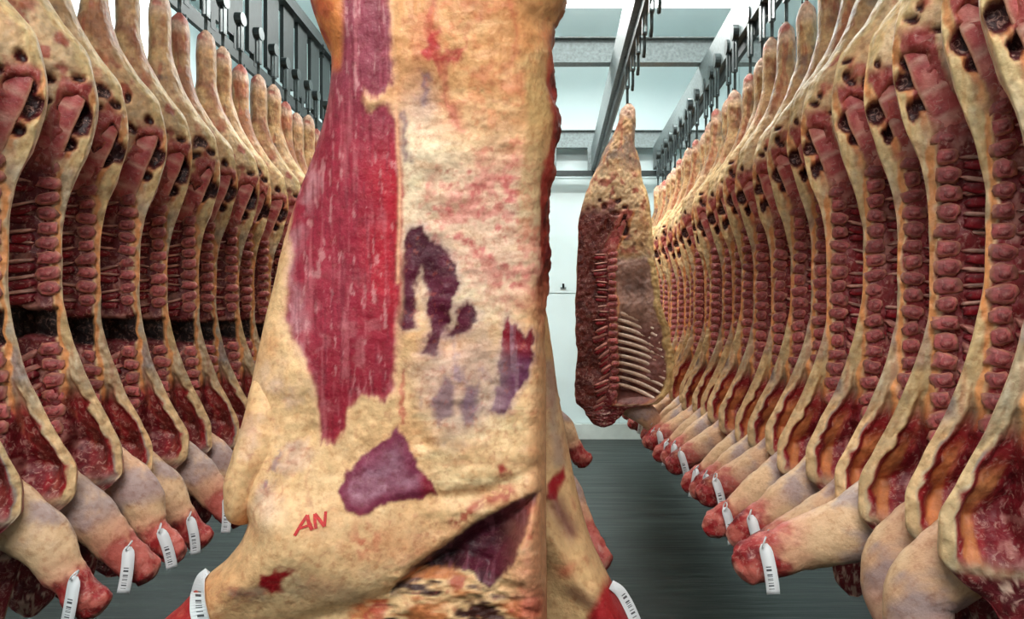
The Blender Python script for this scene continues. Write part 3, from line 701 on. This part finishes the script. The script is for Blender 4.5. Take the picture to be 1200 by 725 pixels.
MAIN = FrontSide(
    left=[(478, -350), (466, -330), (458, -260), (440, -180), (400, -110), (374, -50), (368, 0), (379, 45), (391, 78), (387, 115), (371, 175), (352, 225), (335, 280), (325, 320), (312, 370), (300, 430), (291, 480), (280, 530), (279, 562), (288, 592), (294, 606), (289, 624), (271, 650), (245, 672), (216, 705), (193, 725), (172, 748), (170, 762), (190, 778), (300, 790), (400, 810), (450, 850), (490, 880)],
    right=[(505, -350), (520, -330), (528, -260), (560, -180), (620, -110), (664, -50), (668, 0), (660, 22), (649, 45), (650, 100), (655, 150), (651, 190), (645, 230), (643, 300), (639, 350), (640, 450), (640, 600), (641, 725), (632, 790), (590, 850), (545, 880)],
    depth_tab=[(-350, .03), (-330, .05), (-260, .07), (-150, .13), (0, .155), (200, .13), (400, .115), (600, .105), (740, .09), (820, .08), (880, .03)],
    yfront=1.80, ref=512.0, lw=([-350, -200, 0, 300, 560, 640, 730, 880], [20, 50, 40, 120, 60, 70, 50, 40]), rw=([-350, -200, 0, 120, 250, 400, 700, 880], [25, 60, 70, 60, 30, 22, 26, 40]),
    relief=relief_main, seed=301, ragged=6)
def paint_main(p, q, V, FR, er, el):
    P = np.stack([p * .01, q * .01, V[:, 1] * 5], 1); n = len(p)
    w1 = fbm(P, 3.2, 401, 4); w2 = fbm(P, 3.2, 411, 4); big = fbm(P, .8, 421, 3); fine = fbm(P, 12, 431, 3)
    strk = fbm(P, (16, 1.5, 3), 441, 3); hstr = fbm(P, (2, 9, 2), 451, 3)
    fin2 = fbm(P, 14, 471, 3); pw = p + 7 * w1 + 4 * fine; qw = q + 7 * w2 + 4 * fin2; ps = p + 4 * w1 + 1.6 * fine; qs = q + 5 * w2 + 2.5 * fin2
    up = sstep(330, 120, q)
    c = Paint(n, (232, 188, 138))
    c.lay(sstep(-.2, .7, big) * .6, (224, 160, 108)); c.lay(sstep(.1, .8, w1) * .4, (242, 210, 166)); c.lay(sstep(.2, .8, w2) * .45, (206, 140, 92))
    # pale upper loin fat, wrinkles
    pale = sstep(90, 10, poly_sdf(p, q, [(480, 190), (560, 180), (600, 260), (560, 330), (480, 260)]))
    c.lay(pale * .85, (240, 216, 184)); c.lay(sstep(.15, .7, hstr) * sstep(470, 490, p) * .5, (240, 214, 168)); c.lay(sstep(.15, .7, -hstr) * sstep(470, 490, p) * .4, (204, 136, 98))
    c.lay(sstep(.3, .8, fine + .5 * w2) * sstep(480, 500, p) * up * .55, (196, 92, 78))
    top = sstep(130, 30, poly_sdf(p, q, [(540, -80), (660, -80), (640, 110), (600, 120), (540, 60)])) 
    c.lay(top * .6, (210, 142, 86)); c.lay(top * sstep(.1, .6, w1 + .4 * big) * .5, (190, 92, 62))
    # rosy region on the right flank
    ros = sstep(60, 0, poly_sdf(p, q, [(560, 215), (632, 200), (634, 330), (600, 330), (520, 260)]))
    c.lay(ros * (.35 + .4 * sstep(-.1, .5, fine + w1)), (198, 110, 104)); c.lay(ros * sstep(.35, .7, fine) * .5, (170, 50, 56))
    # blood marks
    for poly, soft, k in (([(505, 55), (520, 40), (513, 72), (545, 62), (548, 50), (540, 72), (515, 78), (512, 88), (500, 68)], 4, .85), ([(498, 205), (512, 195), (508, 225), (498, 235)], 8, .5), ([(580, 550), (592, 545), (598, 555), (588, 562)], 4, .9)):
        c.lay(sstep(soft, -soft, poly_sdf(pw, qw, poly)) * k, (168, 22, 34))
    c.lay(np.exp(-(line_d(pw, qw, [(508, 5), (512, 60), (520, 110), (545, 150)]) / 5) ** 2) * .5, (178, 40, 44))
    c.lay(np.exp(-(line_d(pw, qw, [(470, 430), (466, 470), (470, 500)]) / 3) ** 2) * .7, (176, 50, 44))
    # green grey edge band, ragged chine edge
    c.lay(sstep(40, 30, er) * sstep(30, 110, q) * sstep(320, 230, q) * .6, (176, 148, 96))
    c.lay(sstep(13, 7, er + 4 * w1) * sstep(20, 60, q) * sstep(460, 320, q), (150, 46, 36)); c.lay(sstep(9, 3, er) * sstep(420, 300, q) * sstep(.0, .4, w2), (92, 22, 24))
    c.lay(sstep(30, 10, er) * sstep(300, 380, q) * .5, (220, 150, 104))
    # dark muscle islands
    isl = [[(478, 268), (492, 266), (500, 282), (515, 290), (528, 300), (536, 330), (530, 345), (526, 360), (524, 385), (515, 395), (507, 415), (492, 412), (503, 385), (500, 355), (497, 330), (488, 310), (485, 345), (486, 380), (470, 388), (463, 372), (468, 350), (466, 310), (472, 285)],
           [(535, 360), (548, 352), (556, 368), (548, 385), (528, 396), (522, 392), (536, 378)],
           [(593, 372), (604, 385), (612, 402), (623, 392), (624, 425), (612, 452), (598, 470), (588, 486), (574, 480), (582, 455), (586, 420)]]
    for i, pl in enumerate(isl):
        d = poly_sdf(ps + 2.5 * fine, qs, pl); m = sstep(3, -2.5, d)
        c.lay(sstep(12, 0, d) * .5, (178, 140, 140)); c.lay(m, (88, 18, 42) if i < 2 else (108, 52, 80)); c.lay(m * sstep(-.1, .5, w2) * .7, (58, 8, 26))
        if i == 2: c.lay(m * sstep(430, 405, q), (128, 18, 36)); c.lay(m * sstep(.1, .5, strk) * .6, (156, 118, 130))
    # lilac haze under the islands
    lil = sstep(30, -12, poly_sdf(pw, qw, [(490, 430), (520, 415), (560, 400), (580, 420), (578, 470), (560, 500), (520, 505), (500, 470)]))
    c.lay(lil * .55, (190, 160, 158)); c.lay(lil * sstep(.1, .6, w1 + .3 * strk) * .75, (140, 106, 126))
    for pl in ([(520, 440), (532, 450), (530, 480), (510, 500), (502, 478), (512, 458)], [(545, 455), (560, 450), (566, 478), (552, 500), (538, 495), (536, 475)]):
        c.lay(sstep(5, -6, poly_sdf(pw, qw, pl)) * .7, (104, 70, 96))
    c.lay(np.exp(-(line_d(pw, qw, [(494, 95), (492, 118)]) / 5) ** 2) * .75, (112, 70, 90)); c.lay(np.exp(-(line_d(pw, qw, [(474, 140), (472, 170), (476, 185)]) / 5) ** 2) * .75, (120, 80, 96))
    c.lay(np.exp(-(((pw - 492) / 22) ** 2 + ((qw - 125) / 28) ** 2)) * .45, (176, 150, 150))
    # exposed muscle
    d = poly_sdf(ps + 1.5 * strk, qs + 5 * strk, MUSCLE); m = sstep(4, -4, d)
    c.lay(sstep(9, 1, np.abs(d)) * .45 * sstep(540, 500, q), (232, 176, 140))
    c.lay(m, (150, 34, 54)); c.lay(m * sstep(190, 60, q) * .8, (144, 66, 82)); c.lay(m * sstep(405, 455, p + .05 * q - 12) * sstep(140, 220, q) * sstep(420, 340, q) * .8, (184, 26, 44))
    c.lay(m * sstep(380, 440, q) * .6, (140, 16, 36)); c.lay(m * sstep(.1, .7, w1) * .45, (122, 18, 40))
    c.lay(m * sstep(.15, .7, strk) * .4, (196, 112, 118)); sh = fbm(P, (22, 5, 3), 491, 3); c.lay(m * sstep(.45, .75, sh + .3 * fine) * .4, (214, 160, 158))
    c.lay(m * sstep(.2, .55, fbm(P, (5, 5, 1), 461, 3)) * sstep(300, 360, q) * sstep(520, 440, q) * .22, (196, 128, 130))
    c.lay(sstep(5, -20, poly_sdf(pw, qw, RIMPOLY)) * .6 * sstep(-.3, .3, w2 + .3), (206, 160, 164))
    c.lay(m * sstep(.1, .5, -fbm(P, (34, 2.2, 3), 481, 3)) * .45, (110, 16, 38))
    c.lay(np.exp(-(line_d(p + w1, q, [(464, 125), (467, 200), (466, 260), (464, 330)]) / 2.2) ** 2) * .9, (236, 176, 138))
    # pinkish bruised fat, left lower
    lw_ = sstep(40, -10, poly_sdf(pw, qw, [(320, 440), (350, 460), (350, 540), (312, 580), (300, 520)]))
    c.lay(lw_ * .5 * sstep(-.2, .5, w1), (190, 150, 150)); c.lay(np.exp(-(line_d(pw, qw, [(326, 520), (322, 545), (314, 572)]) / 6) ** 2) * .7 * sstep(-.3, .3, fine), (120, 88, 110))
    c.lay(np.exp(-(((p - 318) / 16) ** 2 + ((q - 598) / 16) ** 2)) * .6, (240, 206, 180))
    # purple oval
    d = poly_sdf(ps, qs, OVAL); m = sstep(2.5, -2.5, d)
    c.lay(m, (124, 44, 70)); c.lay(m * sstep(-4, -22, d) * (.35 + .4 * sstep(-.2, .4, fine)), (166, 118, 134)); c.lay(m * sstep(485, 500, p), (134, 26, 48))
    # shoulder stains
    c.lay(sstep(4, -4, poly_sdf(pw, qw, [(312, 668), (330, 662), (345, 656), (352, 664), (340, 676), (336, 690), (322, 694), (310, 684)])), (150, 16, 26))
    c.lay(np.exp(-(((pw - 430) / 20) ** 2 + ((qw - 635) / 24) ** 2)) * .7 * sstep(-.3, .4, fine), (168, 44, 40))
    c.lay(np.exp(-(((pw - 480) / 70) ** 2 + ((qw - 640) / 30) ** 2)) * .4, (200, 104, 62))
    c.lay(np.exp(-(line_d(pw, qw, [(275, 698), (310, 692)]) / 7) ** 2) * .6, (110, 84, 90)); c.lay(np.exp(-(line_d(pw, qw, [(410, 700), (360, 690)]) / 16) ** 2) * .3, (150, 120, 110))
    c.lay(np.exp(-(line_d(pw, qw, [(535, 615), (565, 592), (600, 578)]) / 8) ** 2) * .8 * sstep(-.4, .2, fine), (158, 26, 30))
    # neck opening, purple, with the shade of its recess put into the colour
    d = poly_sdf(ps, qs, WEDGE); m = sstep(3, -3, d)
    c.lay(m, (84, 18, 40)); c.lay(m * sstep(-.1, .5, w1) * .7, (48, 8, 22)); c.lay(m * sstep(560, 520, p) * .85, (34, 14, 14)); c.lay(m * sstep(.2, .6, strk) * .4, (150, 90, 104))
    nk = sstep(6, -8, poly_sdf(pw, qw, [(440, 700), (480, 672), (520, 672), (560, 690), (600, 700), (640, 690), (640, 760), (420, 760), (400, 725)]))
    c.lay(nk * sstep(-.1, .4, hstr), (200, 122, 74)); c.lay(nk * sstep(.1, .5, -hstr + .3 * w1), (60, 26, 20)); c.lay(nk * sstep(.3, .7, w2) * .7, (172, 40, 36))
    c.lay(np.exp(-(((pw - 625) / 18) ** 2 + ((qw - 712) / 22) ** 2)) * .8, (178, 36, 40))
    c.lay(sstep(745, 780, q) * .7, (150, 52, 44))
    rdg = np.exp(-(((p - 622) / 24) ** 2 + ((q - 665) / 70) ** 2)); c.lay(rdg * (.45 + .3 * sstep(0, .5, w1)), (216, 138, 112)); c.lay(rdg * sstep(.3, .7, w2 + fine * .4) * .6, (186, 60, 52))
    c.lay(sstep(560, 620, p) * sstep(110, 20, q) * (.35 + .35 * sstep(-.2, .5, big)), (206, 138, 84)); c.lay(np.exp(-(line_d(pw, qw, [(600, -20), (603, 40), (598, 70)]) / 4) ** 2) * .4, (180, 70, 50)); c.lay(np.exp(-(line_d(pw, qw, [(640, 60), (612, 80), (590, 90)]) / 5) ** 2) * .4, (236, 196, 140))
    # raw end of the foreleg, below and left of the tag
    dl = (p - 238) * .62 + (690 - q) * .78
    c.lay(sstep(4, -6, (p - 232) - (q - 700) * .1 + 3 * w1) * sstep(660, 690, q), (176, 36, 40)); c.lay(sstep(-10, -26, p - 232) * sstep(680, 700, q) * sstep(0, .5, w1) * .6, (214, 100, 84))
    # upper left flap
    fl = sstep(6, -4, p - (404 - .0008 * q * q)) * sstep(90, 74, q)
    c.lay(fl, (214, 128, 70)); c.lay(fl * sstep(0, .5, w1) * .6, (176, 50, 40)); c.lay(sstep(16, 4, el) * sstep(90, 80, q) * sstep(-150, -60, q) * sstep(-.3, .2, w2), (170, 22, 32))
    back = ~FR
    c.lay(back * .9, (140, 50, 48)); c.lay(back * sstep(0, .6, w1) * .6, (210, 170, 140))
    vein = np.exp(-(np.abs(fbm(P, (3.5, 3.5, 2), 495, 3)) / .05) ** 2) * sstep(.0, .5, fbm(P, 1.4, 497, 2)) * sstep(4, 10, poly_sdf(p, q, MUSCLE))
    nop = sstep(3, 9, poly_sdf(p, q, OVAL)) * sstep(3, 9, poly_sdf(p, q, WEDGE)); c.lay(vein * nop * .3, (176, 62, 52)); spk = sstep(.55, .75, fin2 + .2 * w1) * sstep(4, 10, poly_sdf(p, q, MUSCLE)) * nop; c.lay(spk * .28, (176, 84, 62))
    c.c *= (1.04 + .13 * fine + .07 * w1 + .06 * hstr)[:, None]
    return np.clip(c.c, 0, 1)
mt = empty('beef_side', (0, 0, CAMZ)); tag(mt, 'large beef side in front of the camera, fat-covered outside marked AN', 'beef side')
obj('body', MAIN.mesh('body', -350, 880, 270, 60, 2.0, paint_main), mt)
meat_hook((490 - 645) / 512, 1.93, CAMZ + 1.60, 'steel trolley hook holding the large front beef side')
FLAP = FrontSide(left=[(306, 436), (298, 446), (291, 480), (278, 530), (269, 565), (270, 590), (277, 606), (284, 613)], right=[(330, 436), (352, 446), (362, 480), (358, 520), (343, 552), (326, 580), (306, 604), (292, 613)],
    depth_tab=[(436, .085), (480, .115), (540, .130), (600, .125), (613, .095)], yfront=1.80, ref=512.0, lw=([436, 613], [40, 34]), rw=([436, 520, 613], [70, 60, 30]), relief=lambda p, q: .005 * fbm(np.stack([p * .01, q * .01, p * 0], 1), 2.0, 221, 4), seed=302)
obj('flank_flap', FLAP.mesh('flank_flap', 436, 613.1, 70, 30, 1.5, paint_main), mt)
def ribbon(fs, pts, wpx, off, thick=.0015, n=24, widths=None):
    """thin strip lying on the front of a side; pts are outline units"""
    pts = np.array(pts, float); k = np.linspace(0, 1, len(pts)); s = np.linspace(0, 1, n)
    c = np.stack([curve(k, pts[:, 0])(s), curve(k, pts[:, 1])(s)], 1); d = np.gradient(c, axis=0); d /= np.linalg.norm(d, axis=1)[:, None]
    nn = np.stack([-d[:, 1], d[:, 0]], 1); ww = np.full(n, wpx / 2) if widths is None else np.interp(s, np.linspace(0, 1, len(widths)), widths) / 2
    l = np.stack(fs.unpat(*(c - nn * ww[:, None]).T), 1); r = np.stack(fs.unpat(*(c + nn * ww[:, None]).T), 1)
    V = np.concatenate([fs.pt(l[:, 0], l[:, 1], off), fs.pt(r[:, 0], r[:, 1], off), fs.pt(l[:, 0], l[:, 1], off - thick), fs.pt(r[:, 0], r[:, 1], off - thick)])
    F = []
    for i in range(n - 1):
        F += [(i, i+1, n+i+1, n+i), (2*n+i, 3*n+i, 3*n+i+1, 2*n+i+1), (i, 2*n+i, 2*n+i+1, i+1), (n+i, n+i+1, 3*n+i+1, 3*n+i)]
    F += [(0, n, 3*n, 2*n), (n-1, 3*n-1, 4*n-1, 2*n-1)]
    uv = [(0, t) for t in s] + [(1, t) for t in s] + [(0, 0)] * (2 * n)
    return V, F, uv
def ribbon_obj(name, fs, strokes, mat, parent, off, thick=.0015):
    V = np.zeros((0, 3)); F = []; UV = []
    for pts, wd in strokes:
        v, f, u = ribbon(fs, pts, wd if not isinstance(wd, list) else 1, off, thick, widths=wd if isinstance(wd, list) else None)
        b = len(V); V = np.concatenate([V, v]); F += [tuple(b+i for i in q) for q in f]; UV += u
    me = mesh_np(name, V, F, None, mat, False); ul = me.uv_layers.new(name='UVMap')
    for l in me.loops: ul.data[l.index].uv = UV[l.vertex_index]
    return obj(name, me, parent)
o = ribbon_obj('ink_letter', MAIN, [([(352, 622), (357, 612), (363, 601)], 3.4), ([(363, 601), (366, 610), (370, 617)], 3.6), ([(355, 615), (362, 613), (369, 611)], 2.6)], M['ink'], mt, .0022, .002); o['label'] = 'red hand-drawn letter A'
o = ribbon_obj('ink_letter', MAIN, [([(374, 616), (372, 608), (371, 600)], 3.2), ([(371, 600), (377, 607), (383, 614)], 3.4), ([(383, 614), (383, 606), (383, 598)], 3.2)], M['ink'], mt, .0022, .002); o['label'] = 'red hand-drawn letter N'
o = ribbon_obj('tag', MAIN, [([(246, 666), (238, 676), (236, 692), (237, 710), (240, 738)], [7, 11, 18, 20, 20])], M['tag'], mt, .022, .003); o['label'] = 'white printed tag on the left foreleg'

# second side, back to back with the front one
def relief2(p, q):
    P = np.stack([p * .01, q * .01, p * 0], 1)
    r = .006 * fbm(P, 1.6, 501, 4) + .002 * fbm(P, 7, 503, 3)
    r += .05 * np.exp(-(line_d(p, q, [(620, 600), (665, 640), (735, 740)]) / 36) ** 2)
    r -= .018 * np.exp(-(line_d(p, q, [(640, 590), (668, 640), (690, 680)]) / 7) ** 2)
    r -= .012 * np.exp(-(line_d(p, q, [(655, 560), (668, 600), (680, 625)]) / 9) ** 2)
    return r
SECOND = FrontSide(
    left=[(478, -320), (468, -300), (455, -200), (430, -80), (425, 100), (430, 500), (450, 700), (500, 800), (560, 880)],
    right=[(515, -320), (528, -300), (540, -200), (590, -80), (600, 100), (610, 250), (634, 335), (646, 400), (654, 460), (662, 500), (673, 560), (686, 612), (694, 635), (716, 680), (739, 725), (752, 752), (750, 766), (735, 778), (690, 800), (640, 850), (600, 880)],
    depth_tab=[(-320, .03), (-300, .05), (-100, .09), (300, .09), (600, .09), (800, .08), (880, .03)],
    yfront=2.02, ref=462.0, lw=([-320, 0, 880], [20, 60, 40]), rw=([-320, 0, 300, 600, 700, 760, 880], [20, 50, 50, 36, 36, 30, 40]), relief=relief2, seed=505, ragged=2, k=.045)
def paint2(p, q, V, FR, er, el):
    P = np.stack([p * .01, q * .01, V[:, 1] * 5], 1); n = len(p)
    w1 = fbm(P, 3.2, 601, 4); w2 = fbm(P, 3.2, 611, 4); big = fbm(P, 1, 621, 3); fine = fbm(P, 12, 631, 3); pw = p + 5*w1; qw = q + 5*w2
    c = Paint(n, (224, 178, 128)); c.lay(sstep(-.1, .6, big) * .5, (208, 140, 92)); c.lay(sstep(.2, .7, w2 + .3 * fine) * .4, (190, 96, 76)); c.lay(sstep(.2, .8, w1) * .5, (234, 196, 140))
    c.lay(np.exp(-(line_d(pw, qw, [(645, 430), (652, 500), (655, 540)]) / 9) ** 2) * .6, (150, 128, 124))
    c.lay(sstep(3, -3, poly_sdf(pw, qw, [(645, 568), (660, 545), (662, 560), (650, 585), (641, 580)])), (160, 24, 34))
    c.lay(np.exp(-(line_d(pw, qw, [(650, 590), (662, 612), (668, 620)]) / 10) ** 2) * .8, (110, 50, 60))
    c.lay(np.exp(-(((pw - 665) / 12) ** 2 + ((qw - 662) / 10) ** 2)) * .7, (180, 50, 40)); c.lay(np.exp(-(line_d(pw, qw, [(672, 690), (700, 705), (720, 725)]) / 9) ** 2) * .7, (96, 50, 46))
    c.lay(sstep(-6, 6, (p - 700) + (q - 700) * .3 + 6 * w1) * sstep(660, 690, q), (168, 34, 38))
    c.lay((~FR) * .9, (140, 50, 48)); c.c *= (1 + .1 * fine + .08 * w1)[:, None]
    return np.clip(c.c, 0, 1)
m2 = empty('beef_side', (0, 0, CAMZ)); tag(m2, 'beef side right behind the large front one, tagged foreleg sticking out right', 'beef side')
obj('body', SECOND.mesh('body', -320, 880, 150, 40, 3.0, paint2), m2)
o = ribbon_obj('tag', SECOND, [([(716, 684), (726, 692), (736, 708), (746, 730)], [9, 12, 13, 13])], M['tag'], m2, .012, .003); o['label'] = 'white printed tag on the right foreleg'
meat_hook((495 - 645) / 462, 2.16, CAMZ + 1.60, 'steel trolley hook holding the beef side right behind the large front one')

for k, y in enumerate((3.66, 3.96, 4.26, 4.56, 4.86)):
    meat_hook(.47, y, CAMZ + 1.60, f'empty trolley hook on the far side\'s rail, {["nearest the camera", "second nearest the camera", "middle of five", "second from the hanging side", "right before the hanging side"][k]}', .8)
